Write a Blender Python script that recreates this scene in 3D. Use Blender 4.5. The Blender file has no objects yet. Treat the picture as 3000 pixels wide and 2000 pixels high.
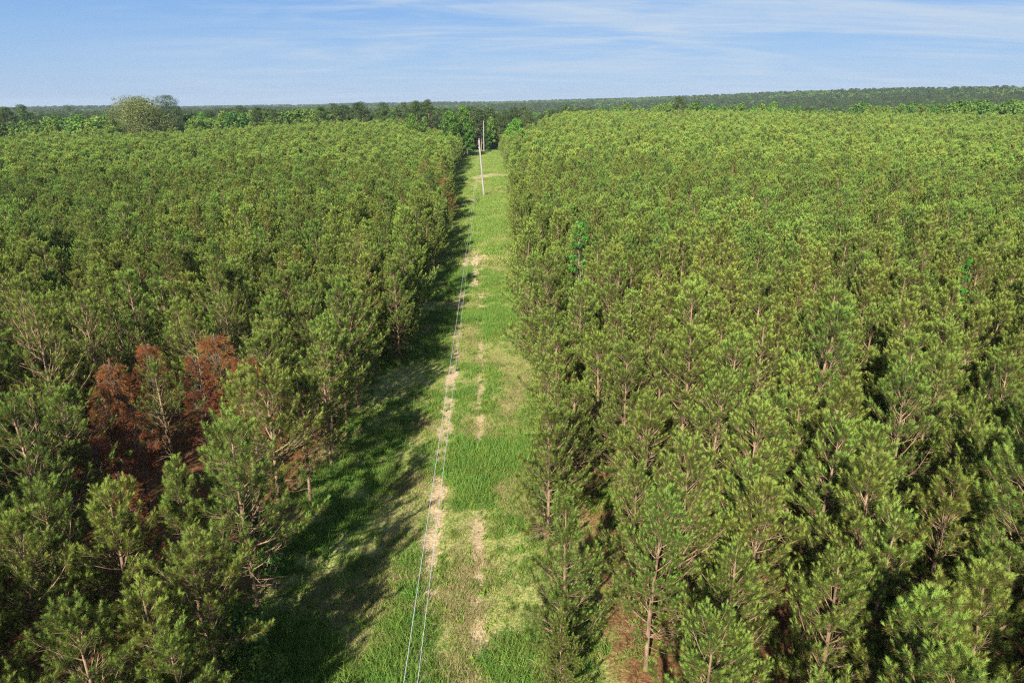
import bpy, math, random
import numpy as np
from mathutils import Vector, Matrix, Euler

C = bpy.context.scene.collection
rng = np.random.default_rng(7)
random.seed(7)

# ------------------------------------------------------------------ camera
H = 15.7
PITCH = 19.04
cam_d = bpy.data.cameras.new("camera")
cam_d.lens = 24.0
cam_d.sensor_width = 36.0
cam_d.clip_start = 0.5
cam_d.clip_end = 20000
cam = bpy.data.objects.new("camera", cam_d)
C.objects.link(cam)
cam.location = (0, 0, H)
cam.rotation_euler = (math.radians(90 - PITCH), 0, 0)
bpy.context.scene.camera = cam

# ------------------------------------------------------------------ light
SUN_EL, SUN_AZ = 31.0, 198.0            # shadows fall ahead and to the right
sc = bpy.context.scene
world = bpy.data.worlds.new("World")
sc.world = world
world.use_nodes = True
nt = world.node_tree
for n in list(nt.nodes):
    nt.nodes.remove(n)
wo = nt.nodes.new('ShaderNodeOutputWorld')
bg = nt.nodes.new('ShaderNodeBackground')
sky = nt.nodes.new('ShaderNodeTexSky')
sky.sky_type = 'NISHITA'
sky.sun_disc = False
sky.sun_elevation = math.radians(SUN_EL)
sky.sun_rotation = math.radians(SUN_AZ)
sky.altitude = 100
sky.air_density = 1.0
sky.dust_density = 0.6
sky.ozone_density = 2.5
bg.inputs['Strength'].default_value = 0.115
# thin cirrus: stretched noise on a plane high above the viewer
tc = nt.nodes.new('ShaderNodeTexCoord')
sp = nt.nodes.new('ShaderNodeSeparateXYZ')
nt.links.new(tc.outputs['Generated'], sp.inputs[0])
def M(op, a, b=None, c=None, clamp=False, tree=None):
    t = tree or nt
    n = t.nodes.new('ShaderNodeMath'); n.operation = op; n.use_clamp = clamp
    for i, v in enumerate((a, b, c)):
        if v is None: continue
        if hasattr(v, 'is_linked') or hasattr(v, 'links'): t.links.new(v, n.inputs[i])
        else: n.inputs[i].default_value = v
    return n.outputs[0]
zz = M('ADD', M('MAXIMUM', sp.outputs['Z'], 0.0), 0.09)
px = M('DIVIDE', sp.outputs['X'], zz)
py = M('DIVIDE', sp.outputs['Y'], zz)
cb = nt.nodes.new('ShaderNodeCombineXYZ')
nt.links.new(px, cb.inputs[0]); nt.links.new(py, cb.inputs[1])
def cloud(rot, scl, nscale, det, dist, lo, hi):
    mp = nt.nodes.new('ShaderNodeMapping')
    mp.inputs['Rotation'].default_value = (0, 0, math.radians(rot))
    mp.inputs['Scale'].default_value = scl
    nt.links.new(cb.outputs[0], mp.inputs[0])
    no = nt.nodes.new('ShaderNodeTexNoise')
    no.inputs['Scale'].default_value = nscale
    no.inputs['Detail'].default_value = det
    no.inputs['Roughness'].default_value = 0.6
    no.inputs['Distortion'].default_value = dist
    nt.links.new(mp.outputs[0], no.inputs['Vector'])
    mr = nt.nodes.new('ShaderNodeMapRange')
    mr.interpolation_type = 'SMOOTHSTEP'
    mr.inputs['From Min'].default_value = lo
    mr.inputs['From Max'].default_value = hi
    nt.links.new(no.outputs['Fac'], mr.inputs['Value'])
    return mr.outputs[0]
c1 = cloud(-16, (0.30, 0.80, 1), 0.9, 9, 1.6, 0.42, 0.66)
c2 = cloud(-8, (0.50, 1.7, 1), 1.5, 10, 1.4, 0.46, 0.70)
c3 = cloud(24, (0.5, 1.1, 1), 1.2, 8, 1.8, 0.40, 0.64)
# a broad sheet in the middle, clear air towards the left
side = nt.nodes.new('ShaderNodeMapRange'); side.interpolation_type = 'SMOOTHSTEP'
side.inputs['From Min'].default_value = -0.62; side.inputs['From Max'].default_value = -0.12
nt.links.new(sp.outputs['X'], side.inputs['Value'])
cl = M('MULTIPLY', M('ADD', M('MULTIPLY', c3, 0.25), M('ADD', M('MULTIPLY', c1, 0.70), M('MULTIPLY', c2, 0.36))), side.outputs[0], clamp=True)
mixc = nt.nodes.new('ShaderNodeMixRGB')
mixc.inputs['Color2'].default_value = (2.2, 2.72, 3.40, 1)
nt.links.new(cl, mixc.inputs['Fac'])
# clean spring air: pull the low sky from cream to pale blue
ramp = nt.nodes.new('ShaderNodeValToRGB')
ramp.color_ramp.elements[0].position = 0.0; ramp.color_ramp.elements[0].color = (0.33, 0.50, 0.755, 1)
ramp.color_ramp.elements[1].position = 0.17; ramp.color_ramp.elements[1].color = (0.105, 0.31, 0.72, 1)
e2 = ramp.color_ramp.elements.new(0.45); e2.color = (0.045, 0.13, 0.35, 1)
e3 = ramp.color_ramp.elements.new(1.0); e3.color = (0.018, 0.06, 0.18, 1)
nt.links.new(sp.outputs['Z'], ramp.inputs[0])
vm = nt.nodes.new('ShaderNodeVectorMath'); vm.operation = 'SCALE'; vm.inputs['Scale'].default_value = 4.05
nt.links.new(ramp.outputs[0], vm.inputs[0])
m0 = nt.nodes.new('ShaderNodeMixRGB'); m0.inputs[0].default_value = 0.90
nt.links.new(sky.outputs[0], m0.inputs[1]); nt.links.new(vm.outputs[0], m0.inputs[2])
nt.links.new(m0.outputs[0], mixc.inputs['Color1'])
nt.links.new(mixc.outputs[0], bg.inputs['Color'])
nt.links.new(bg.outputs[0], wo.inputs['Surface'])

sun_d = bpy.data.lights.new("sun", 'SUN')
sun_d.energy = 4.9
sun_d.angle = math.radians(0.5)
sun_d.color = (1.0, 0.93, 0.80)
sun = bpy.data.objects.new("sun", sun_d)
C.objects.link(sun)
a, e = math.radians(SUN_AZ), math.radians(SUN_EL)
to_sun = Vector((math.sin(a) * math.cos(e), math.cos(a) * math.cos(e), math.sin(e)))
sun.rotation_euler = (-to_sun).to_track_quat('-Z', 'Y').to_euler()
sun.location = to_sun * 200

sc.view_settings.view_transform = 'Standard'
sc.view_settings.look = 'None'
sc.view_settings.exposure = 1.10
sc.view_settings.gamma = 1.0
sc.render.engine = 'CYCLES'
sc.cycles.use_denoising = False
sc.cycles.max_bounces = 6
sc.cycles.diffuse_bounces = 3
sc.cycles.transmission_bounces = 4
sc.cycles.volume_bounces = 0
sc.cycles.filter_width = 1.2
sc.cycles.sample_clamp_indirect = 3.0

# ------------------------------------------------------------------ helpers
TP = math.radians(PITCH)
CP, SP = math.cos(TP), math.sin(TP)
def project(x, y, z):
    """world -> position in the photo as fractions (across, down)"""
    dz = z - H
    f = y * CP - dz * SP
    v = -(y * SP + dz * CP)
    f_ = np.where(np.abs(f) < 1e-6, 1e-6, f)
    # v is image-down over the optical axis
    down = (y * -SP * -1)  # placeholder for clarity
    u = x / f_ * (24.0 / 36.0) + 0.5
    w = ((-(dz * CP + y * SP)) / f_ * (24.0 / 36.0)) * 1.5 + 0.5
    return u, w, f
def at_pixel(px_, py_, z):
    """pixel in a 2352x1568 view of the place, at world height z -> x, y"""
    xi, yi = px_ - 1176.0, py_ - 784.0
    down = yi * CP + 1568 * SP
    fwd = 1568 * CP - yi * SP
    s = (H - z) / down
    return xi * s, fwd * s
def dirs(px_, py_):
    xi, yi = px_ - 1176.0, py_ - 784.0
    return xi, 1568 * CP - yi * SP, -(yi * CP + 1568 * SP)
def SS(t):
    t = np.clip(t, 0, 1)
    return t * t * (3 - 2 * t)

_perm = np.random.default_rng(3).random((256, 256))
def vnoise(x, y, s):
    x = np.asarray(x, float) / s + 1000; y = np.asarray(y, float) / s + 1000
    xi = np.floor(x).astype(int); yi = np.floor(y).astype(int)
    fx = x - xi; fy = y - yi
    fx = fx * fx * (3 - 2 * fx); fy = fy * fy * (3 - 2 * fy)
    g = lambda i, j: _perm[i & 255, j & 255]
    return (g(xi, yi) * (1 - fx) + g(xi + 1, yi) * fx) * (1 - fy) + (g(xi, yi + 1) * (1 - fx) + g(xi + 1, yi + 1) * fx) * fy

_rx = np.array([0, 280, 400, 700, 1100, 1400, 1900, 2352], float)
_ry = np.array([248, 245, 247, 242, 236.5, 228, 212, 200], float)
_xi = _rx - 1176; _yi = _ry - 784
_fw = 1568 * CP - _yi * SP
_el = (-(_yi * CP) - 1568 * SP) / np.hypot(_xi, _fw)
_az = np.degrees(np.arctan2(_xi, _fw))
_rr = np.array([3200, 3300, 3200, 2900, 2300, 1900, 1500, 1300], float)
def xcl(y): return -0.1 - 0.0395 * y
def terrain(x, y):
    x = np.asarray(x, float); y = np.asarray(y, float)
    R = np.hypot(x, y)
    az = np.degrees(np.arctan2(x, y))
    azc = np.clip(az, -40, 40)
    el = np.interp(azc, _az, _el); rr = np.interp(azc, _az, _rr)
    zr = H + el * rr - 12.0
    right = SS((x + 2) / 30)
    near = 5.2 * SS((y - 60) / 270) * right * (1 - SS((R - 375) / 80))
    near = near + 3.2 * SS((y - 130) / 150) * SS((-x + xcl(y) - 12) / 25) * SS((az + 27) / 12) * (1 - SS((R - 340) / 90))
    near = near + 0.5 * (vnoise(x, y, 35) - 0.5) * SS((R - 20) / 60) * np.where(R < 500, 1, 0)
    val = -(8.0 * right * SS((R - 400) / 200) + 5.0 * (1 - right) * SS((R - 215) / 300))
    far = val * (1 - SS((R - 600) / (rr - 600))) + zr * SS((R - 600) / (rr - 600))
    z = near + np.where(R > 600, far, val) - np.maximum(R - rr, 0) * 0.03
    z = z + (vnoise(x, y, 260) - 0.5) * 5 * SS((R - 450) / 500)
    return z
def zt(x, y): return float(terrain(x, y))
def xc(y): return -0.1 - 0.0395 * np.asarray(y, float)     # centre line of the grass strip

# ------------------------------------------------------------------ materials
def new_mat(name):
    m = bpy.data.materials.new(name); m.use_nodes = True
    t = m.node_tree
    for n in list(t.nodes): t.nodes.remove(n)
    o = t.nodes.new('ShaderNodeOutputMaterial')
    return m, t, o
def leaf_mat(name, trans=0.30, rough=0.55, spec=0.25, hue_var=0.03, val_var=0.35):
    m, t, o = new_mat(name)
    at = t.nodes.new('ShaderNodeAttribute'); at.attribute_name = 'col'
    oi = t.nodes.new('ShaderNodeObjectInfo')
    hs = t.nodes.new('ShaderNodeHueSaturation')
    h = M('ADD', M('MULTIPLY', oi.outputs['Random'], hue_var, tree=t), 0.5 - hue_var / 2, tree=t)
    r2 = M('FRACT', M('MULTIPLY', oi.outputs['Random'], 17.31, tree=t), tree=t)
    v = M('ADD', M('MULTIPLY', r2, val_var, tree=t), 1 - val_var / 2, tree=t)
    t.links.new(h, hs.inputs['Hue']); t.links.new(v, hs.inputs['Value'])
    t.links.new(at.outputs['Color'], hs.inputs['Color'])
    p = t.nodes.new('ShaderNodeBsdfPrincipled')
    p.inputs['Roughness'].default_value = rough
    p.inputs['Specular IOR Level'].default_value = spec
    tr = t.nodes.new('ShaderNodeBsdfTranslucent')
    mx = t.nodes.new('ShaderNodeMixShader'); mx.inputs[0].default_value = trans
    t.links.new(hs.outputs[0], p.inputs['Base Color']); t.links.new(hs.outputs[0], tr.inputs['Color'])
    t.links.new(p.outputs[0], mx.inputs[1]); t.links.new(tr.outputs[0], mx.inputs[2])
    t.links.new(mx.outputs[0], o.inputs['Surface'])
    return m
def noise_mat(name, c1, c2, scale, rough=0.85, detail=6, stretch=(1, 1, 1), bump=0.0, lo=0.35, hi=0.65, coord='Object'):
    m, t, o = new_mat(name)
    tcn = t.nodes.new('ShaderNodeTexCoord')
    mp = t.nodes.new('ShaderNodeMapping'); mp.inputs['Scale'].default_value = stretch
    t.links.new(tcn.outputs[coord], mp.inputs[0])
    no = t.nodes.new('ShaderNodeTexNoise'); no.inputs['Scale'].default_value = scale; no.inputs['Detail'].default_value = detail
    t.links.new(mp.outputs[0], no.inputs['Vector'])
    cr = t.nodes.new('ShaderNodeValToRGB')
    cr.color_ramp.elements[0].position = lo; cr.color_ramp.elements[1].position = hi
    cr.color_ramp.elements[0].color = (*c1, 1); cr.color_ramp.elements[1].color = (*c2, 1)
    t.links.new(no.outputs['Fac'], cr.inputs[0])
    p = t.nodes.new('ShaderNodeBsdfPrincipled'); p.inputs['Roughness'].default_value = rough
    p.inputs['Specular IOR Level'].default_value = 0.2
    t.links.new(cr.outputs[0], p.inputs['Base Color'])
    if bump:
        b = t.nodes.new('ShaderNodeBump'); b.inputs['Strength'].default_value = bump; b.inputs['Distance'].default_value = 0.02
        t.links.new(no.outputs['Fac'], b.inputs['Height']); t.links.new(b.outputs[0], p.inputs['Normal'])
    t.links.new(p.outputs[0], o.inputs['Surface'])
    return m
MAT_NEEDLE = leaf_mat('pine_needles', 0.28, 0.55, 0.15, 0.022, 0.36)
MAT_DEAD = leaf_mat('dead_needles', 0.35, 0.7, 0.1, 0.02, 0.3)
MAT_LEAF = leaf_mat('broad_leaves', 0.35, 0.45, 0.25, 0.04, 0.40)
MAT_GRASS = leaf_mat('grass_blades', 0.35, 0.55, 0.2, 0.05, 0.40)
MAT_BARK = noise_mat('pine_bark', (0.13, 0.085, 0.052), (0.34, 0.235, 0.15), 9, 0.9, 7, (1, 1, 0.25), 0.6)
MAT_BARKG = noise_mat('grey_bark', (0.10, 0.085, 0.07), (0.26, 0.23, 0.19), 7, 0.9, 7, (1, 1, 0.25), 0.6)
MAT_POLE = noise_mat('weathered_pole_wood', (0.19, 0.175, 0.16), (0.42, 0.40, 0.375), 14, 0.8, 8, (1, 1, 0.06), 0.4)
MAT_WIRE = noise_mat('aluminium_wire', (0.55, 0.57, 0.59), (0.66, 0.68, 0.70), 3, 0.35)
MAT_CERAMIC = noise_mat('insulator_glaze', (0.45, 0.44, 0.43), (0.65, 0.64, 0.63), 6, 0.3)
MAT_RUST = noise_mat('steel_bolt', (0.10, 0.07, 0.05), (0.20, 0.16, 0.13), 20, 0.6)

# ------------------------------------------------------------------ mesh building
class Geo:
    def __init__(s): s.v = []; s.f = []; s.c = []; s.m = []; s.n = 0
    def add(s, v, f, c, mi=0):
        v = np.asarray(v, float); f = np.asarray(f, int)
        c = np.broadcast_to(np.asarray(c, float), (len(v), 3))
        s.v.append(v); s.c.append(c)
        s.f.append((f + s.n, mi)); s.n += len(v)
    def tube(s, P, R, sides=5, col=(0.3, 0.2, 0.13), mi=0):
        P = np.asarray(P, float); R = np.asarray(R, float)
        n = len(P)
        T = np.gradient(P, axis=0); T /= np.linalg.norm(T, axis=1)[:, None] + 1e-9
        ref = np.array([0.0, 0, 1]) if abs(T[0, 2]) < 0.8 else np.array([1.0, 0, 0])
        A = np.cross(T, ref); A /= np.linalg.norm(A, axis=1)[:, None] + 1e-9
        B = np.cross(T, A)
        th = np.arange(sides) / sides * 2 * math.pi
        V = (P[:, None] + R[:, None, None] * (np.cos(th)[None, :, None] * A[:, None] + np.sin(th)[None, :, None] * B[:, None])).reshape(-1, 3)
        i = np.arange(n - 1)[:, None] * sides; j = np.arange(sides)[None]; k = (j + 1) % sides
        F = np.stack([i + j, i + k, i + sides + k, i + sides + j], -1).reshape(-1, 4)
        V = np.vstack([V, P[-1] + T[-1] * R[-1] * 0.5])
        s.add(V, F, col, mi)
        top = (n - 1) * sides
        tri = np.array([[top + q, top + (q + 1) % sides, len(V) - 1] for q in range(sides)])
        s.f.append((tri + s.n - len(V), mi))
    def mesh(s, name, mats, smooth=False):
        me = bpy.data.meshes.new(name)
        V = np.vstack(s.v) if s.v else np.zeros((0, 3)); Cc = np.vstack(s.c)
        idx = []; starts = []; tot = []; mid = []
        cur = 0
        for f, mi in s.f:
            k = f.shape[1]
            idx.append(f.ravel()); starts.append(np.arange(len(f)) * k + cur); tot.append(np.full(len(f), k)); mid.append(np.full(len(f), mi))
            cur += f.size
        me.vertices.add(len(V)); me.vertices.foreach_set('co', V.astype(np.float32).ravel())
        me.loops.add(cur); me.loops.foreach_set('vertex_index', np.concatenate(idx).astype(np.int32))
        st = np.concatenate(starts)
        me.polygons.add(len(st)); me.polygons.foreach_set('loop_start', st.astype(np.int32))
        try: me.polygons.foreach_set('loop_total', np.concatenate(tot).astype(np.int32))
        except Exception: pass
        me.polygons.foreach_set('material_index', np.concatenate(mid).astype(np.int32))
        if smooth: me.polygons.foreach_set('use_smooth', np.ones(len(st), bool))
        at = me.attributes.new('col', 'FLOAT_COLOR', 'POINT')
        at.data.foreach_set('color', np.hstack([Cc, np.ones((len(Cc), 1))]).astype(np.float32).ravel())
        for m in mats: me.materials.append(m)
        me.update(calc_edges=True)
        me.validate()
        return me

def unit(v): return v / (np.linalg.norm(v, axis=-1, keepdims=True) + 1e-9)

def needles(g, P, D, L, n, r, old_len, new_len, w, c_old, c_new, c_dead, dead=0.06, mi=0, spread=1.0):
    """brush-like shoots: P,D (k,3), L (k,), n needles on each"""
    P = np.repeat(P, n, 0); D = unit(np.repeat(D, n, 0)); L = np.repeat(L, n)
    k = len(P)
    t = r.random(k) ** 0.7
    ref = np.where(np.abs(D[:, 2:3]) < 0.9, np.array([[0, 0, 1.0]]), np.array([[1.0, 0, 0]]))
    A = unit(np.cross(D, ref)); B = np.cross(D, A)
    ph = r.random(k) * 2 * math.pi
    side = np.cos(ph)[:, None] * A + np.sin(ph)[:, None] * B
    new = t > 0.66
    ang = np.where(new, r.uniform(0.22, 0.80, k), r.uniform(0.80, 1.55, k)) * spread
    N = unit(np.cos(ang)[:, None] * D + np.sin(ang)[:, None] * side + np.array([[0, 0, -0.12]]) * (~new)[:, None])
    ln = np.where(new, new_len, old_len) * r.uniform(0.75, 1.15, k)
    base = P + D * (L * t)[:, None]
    wd = unit(np.cross(N, r.normal(size=(k, 3)))) * (w * r.uniform(0.7, 1.3, k))[:, None] * 0.5
    V = np.stack([base - wd, base + wd, base + N * ln[:, None]], 1).reshape(-1, 3)
    F = np.arange(k * 3).reshape(-1, 3)
    q = r.random(k)[:, None]
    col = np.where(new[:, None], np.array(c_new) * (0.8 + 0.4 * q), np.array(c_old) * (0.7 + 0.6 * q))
    isd = (r.random(k) < dead) & ~new
    col[isd] = np.array(c_dead) * r.uniform(0.6, 1.2, (isd.sum(), 1))
    g.add(V, F, np.repeat(col, 3, 0), mi)

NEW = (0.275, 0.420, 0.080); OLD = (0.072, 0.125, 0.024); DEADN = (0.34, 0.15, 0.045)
def make_pine(seed, h=7.2, lod=0, crown_base=0.20, rmax=2.0, sparse=1.0, dead_tree=False, lean=0.02):
    """returns (wood Geo, needle Geo) of one young plantation pine standing at the origin"""
    r = np.random.default_rng(seed)
    wood, leaf = Geo(), Geo()
    bend = r.normal(size=(2, 2)) * lean * h
    def trunk_at(z):
        t = z / h
        return np.array([bend[0, 0] * t * t + 0.06 * math.sin(3 * t + seed), bend[0, 1] * t * t + 0.06 * math.cos(4 * t + seed), z])
    zs = np.linspace(0, h - 0.15, 12 if lod == 0 else 6)
    r0 = 0.072 * h / 7.2 * r.uniform(0.9, 1.15)
    rad = r0 * (1 - zs / h) ** 0.75 + 0.012
    wood.tube([trunk_at(z) for z in zs], rad, 8 if lod == 0 else 5)
    SPp, SPd, SPl = [], [], []
    z = h * crown_base * r.uniform(0.9, 1.1)
    z0 = z
    # dead lower branches
    if lod == 0:
        for k in range(r.integers(14, 24)):
            zb = r.uniform(1.0, z0 + 0.8); az = r.uniform(0, 6.283); L = r.uniform(0.5, 1.6)
            d = np.array([math.cos(az), math.sin(az), r.uniform(-0.15, 0.45)])
            p = [trunk_at(zb)]
            for q in range(3):
                d = unit(d + r.normal(size=3) * 0.18); p.append(p[-1] + d * L / 3)
            wood.tube(p, [0.014, 0.010, 0.007, 0.003], 4)
            for q in range(r.integers(1, 4)):
                b = p[r.integers(1, 4)]; d2 = unit(d + r.normal(size=3) * 0.6)
                wood.tube([b, b + d2 * r.uniform(0.2, 0.5)], [0.005, 0.002], 3)
    while z < h - 0.35:
        t = (z - z0) / (h - z0)
        nb = r.integers(3, 6)
        a0 = r.uniform(0, 6.283)
        for k in range(nb):
            az = a0 + k * 6.283 / nb + r.normal() * 0.3
            L = rmax * (1 - t) ** 0.68 * r.uniform(0.50, 1.25) * (0.75 + 0.25 * min(1, t * 5)) + 0.25
            el = math.radians(18 + 38 * t + r.normal() * 11)
            d = np.array([math.cos(az) * math.cos(el), math.sin(az) * math.cos(el), math.sin(el)])
            p = [trunk_at(z + r.normal() * 0.05)]
            ns = 5
            for q in range(ns):
                d = unit(d + np.array([0, 0, 0.13 + 0.04 * t]) + r.normal(size=3) * 0.09)
                p.append(p[-1] + d * L / ns)
            br = 0.008 + 0.008 * L
            wood.tube(p, np.linspace(br, 0.006, ns + 1), 4 if lod == 0 else 3)
            # shoots: terminal and laterals on the outer part
            SPp.append(p[-1] - d * 0.2); SPd.append(d + np.array([0, 0, 0.5])); SPl.append(r.uniform(0.38, 0.55))
            nl = int(round((L * 8.5 + 2) * sparse * r.uniform(0.8, 1.2)))
            for q in range(nl):
                s = r.uniform(0.16, 1.0)
                u = s * ns; i = min(int(u), ns - 1); b = p[i] + (p[i + 1] - p[i]) * (u - i)
                sd = r.choice([-1, 1]); ba = az + sd * r.uniform(0.5, 1.0)
                be = math.radians(r.uniform(5, 50) + 20 * t)
                dd = np.array([math.cos(ba) * math.cos(be), math.sin(ba) * math.cos(be), math.sin(be)])
                l2 = (0.12 + 0.5 * L * (1 - s) * 0.7) * r.uniform(0.5, 1.2)
                e_ = b + dd * l2
                if l2 > 0.22 and lod == 0: wood.tube([b, e_], [0.007, 0.004], 3)
                SPp.append(e_ - dd * min(l2, 0.12)); SPd.append(dd + np.array([0, 0, 0.75])); SPl.append(r.uniform(0.26, 0.46))
        z += r.uniform(0.30, 0.62) * (1 - 0.25 * t)
    for q in range(3):   # leader
        SPp.append(trunk_at(h - 0.75 + 0.25 * q)); SPd.append(np.array([0, 0, 1.0]) + r.normal(size=3) * 0.05 * q); SPl.append(0.6)
    for q in range(5):
        az = q * 1.256 + r.uniform(0, 0.5)
        SPp.append(trunk_at(h - 0.4)); SPd.append(np.array([math.cos(az) * 0.5, math.sin(az) * 0.5, 1.0])); SPl.append(r.uniform(0.32, 0.5))
    SPp, SPd, SPl = np.array(SPp), np.array(SPd), np.array(SPl)
    if dead_tree:
        SPd = SPd * np.array([1, 1, 0.1]) + np.array([0, 0, -0.35])
        needles(leaf, SPp, SPd, SPl, 30, r, 0.16, 0.14, 0.010, (0.30, 0.098, 0.038), (0.36, 0.14, 0.055), (0.22, 0.12, 0.065), 0.40, 0, 0.9)
        return wood, leaf
    tone = r.uniform(0.9, 1.12); yel = r.uniform(0.95, 1.25)
    cn = np.array(NEW) * tone * np.array([yel, 1, 1]); co = np.array(OLD) * tone * np.array([yel, 1, 1])
    if lod == 0:
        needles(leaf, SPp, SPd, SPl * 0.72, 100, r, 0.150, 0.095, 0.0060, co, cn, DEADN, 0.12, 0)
    elif lod == 1:
        needles(leaf, SPp, SPd + np.array([0, 0, 0.4]), SPl * 0.85, 26, r, 0.14, 0.105, 0.019, co, cn, DEADN, 0.055, 1, 0.72)
    else:
        needles(leaf, SPp, SPd + np.array([0, 0, 0.6]), SPl * 1.1, 8, r, 0.20, 0.18, 0.050, co, cn, DEADN, 0.035, 1, 0.6)
    return wood, leaf

def merge(a, b):
    g = Geo()
    for q in (a, b):
        off = g.n
        for v, c in zip(q.v, q.c): g.v.append(v); g.c.append(c)
        for f, mi in q.f: g.f.append((f + off, mi))
        g.n += q.n
    return g

def leaves(g, Cn, Rr, n, size, col, r, mi=0, up=0.5, shell=0.55, needle=False, cvar=0.35):
    """leaf faces through ellipsoid lobes. Cn (k,3) centres, Rr (k,3) radii"""
    k = len(Cn)
    w = Rr[:, 0] * Rr[:, 1]; w = w / w.sum()
    ids = r.choice(k, n, p=w)
    d = unit(r.normal(size=(n, 3)))
    rad = shell + (1 - shell) * r.random(n) ** 0.6
    rad *= 1 + 0.18 * np.sin(d[:, 0] * 7 + ids) * np.sin(d[:, 1] * 6 + ids * 2.1) + 0.10 * np.sin(d[:, 2] * 13 + ids)
    P = Cn[ids] + d * Rr[ids] * rad[:, None]
    N = unit(d * 0.7 + r.normal(size=(n, 3)) * 0.6 + np.array([0, 0, up]))
    A = unit(np.cross(N, r.normal(size=(n, 3)))); B = np.cross(N, A)
    s = (size * r.uniform(0.6, 1.35, n))[:, None]
    asp = 0.32 if needle else 0.62
    V = np.stack([P - A * s * 0.5, P + B * s * asp * 0.5, P + A * s * 0.5 + N * s * 0.08, P - B * s * asp * 0.5], 1).reshape(-1, 3)
    F = np.arange(n * 4).reshape(-1, 4)
    lobe = r.uniform(1 - cvar * 0.5, 1 + cvar * 0.5, k)[ids]
    col = np.asarray(col) * (lobe * r.uniform(0.75, 1.25, n))[:, None]
    g.add(V, F, np.repeat(col, 4, 0), mi)

def make_broadleaf(seed, h=14, w=9, n=6000, size=0.35, col=(0.10, 0.20, 0.03), base=0.25, lobes=22, mi=0, trunk_r=0.22, shape=1.0):
    r = np.random.default_rng(seed)
    wood, leaf = Geo(), Geo()
    cen, rad = [], []
    zb = h * base
    for k in range(lobes):
        t = (k + 0.5) / lobes
        zc = zb + (h - zb) * (0.12 + 0.80 * t)
        env = math.sin(math.pi * (0.18 + 0.78 * (t ** shape))) ** 0.7
        a = k * 2.4 + r.uniform(-0.4, 0.4)
        rr = w * 0.5 * env * r.uniform(0.35, 0.78) * (0 if k == lobes - 1 else 1)
        lr = w * 0.5 * r.uniform(0.26, 0.42) * (0.75 + 0.25 * env)
        cen.append([rr * math.cos(a), rr * math.sin(a), min(zc, h - lr * 0.75)]); rad.append([lr, lr, lr * r.uniform(0.65, 0.9)])
    cen, rad = np.array(cen), np.array(rad)
    top = np.array([0, 0, h * 0.80])
    tr = [np.array([0.15 * math.sin(q * 1.3 + seed), 0.15 * math.cos(q * 1.7 + seed), h * 0.8 * q / 6]) * np.array([q / 6, q / 6, 1]) for q in range(7)]
    wood.tube(tr, np.linspace(trunk_r, trunk_r * 0.25, 7), 7)
    for c in cen:
        zz_ = max(h * 0.12, c[2] - np.hypot(c[0], c[1]) * 0.9 - 0.5); zz_ = min(zz_, h * 0.75)
        b = np.array([0, 0, zz_]); m_ = (b + c) / 2 + r.normal(size=3) * 0.2 + np.array([0, 0, -0.2])
        wood.tube([b, m_, c], [trunk_r * 0.38, trunk_r * 0.25, trunk_r * 0.1], 5)
    leaves(leaf, cen, rad, n, size, col, r, mi)
    return wood, leaf

def make_bigpine(seed, h=19, w=8, n=6000, size=0.4, col=(0.045, 0.085, 0.028), base=0.45, mi=0, lobes=24, flat=0.42):
    """mature pine: bare trunk, separated flattish needle masses on limbs"""
    r = np.random.default_rng(seed)
    wood, leaf = Geo(), Geo()
    cen, rad = [], []
    for k in range(lobes):
        t = (k + 0.5) / lobes
        zc = h * (base + (0.95 - base) * t)
        env = (0.55 + 0.45 * math.sin(math.pi * min(1, t * 1.25))) * (1 if t < 0.75 else 1 - (t - 0.75) * 2.0)
        a = k * 2.4 + r.uniform(-0.6, 0.6)
        rr = w * 0.5 * env * r.uniform(0.35, 0.95)
        lr = w * 0.5 * r.uniform(0.24, 0.42)
        cen.append([rr * math.cos(a), rr * math.sin(a), zc]); rad.append([lr, lr, lr * flat * r.uniform(0.8, 1.3)])
    cen.append([0, 0, h * 0.965]); rad.append([w * 0.17, w * 0.17, h * 0.035])
    cen, rad = np.array(cen), np.array(rad)
    wood.tube([[0.1 * math.sin(q + seed), 0.1 * math.cos(q * 1.4), h * 0.95 * q / 7] for q in range(8)], np.linspace(0.19, 0.05, 8), 7)
    for c in cen[:-1]:
        b = np.array([0, 0, c[2] - 0.6 - 0.2 * np.hypot(c[0], c[1])])
        wood.tube([b, (b + c) / 2 + r.normal(size=3) * 0.15, c], [0.07, 0.045, 0.02], 4)
    leaves(leaf, cen, rad, n, size, col, r, mi, up=0.9, shell=0.35, needle=True)
    return wood, leaf

# ------------------------------------------------------------------ object helpers
def tag(o, label=None, cat=None, group=None, kind=None):
    if label: o['label'] = label
    if cat: o['category'] = cat
    if group: o['group'] = group
    if kind: o['kind'] = kind
    return o
def empty(name, loc, rz=0.0, scale=1.0, tilt=(0, 0)):
    o = bpy.data.objects.new(name, None); C.objects.link(o)
    o.empty_display_size = 0.3
    o.location = loc; o.rotation_euler = (tilt[0], tilt[1], rz); o.scale = (scale,) * 3 if not isinstance(scale, tuple) else scale
    return o
def child(name, me, parent):
    o = bpy.data.objects.new(name, me); C.objects.link(o); o.parent = parent
    return o
def place_words(u, w):
    return f"{int(round(u * 100))} percent across and {int(round(w * 100))} percent down"

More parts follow.
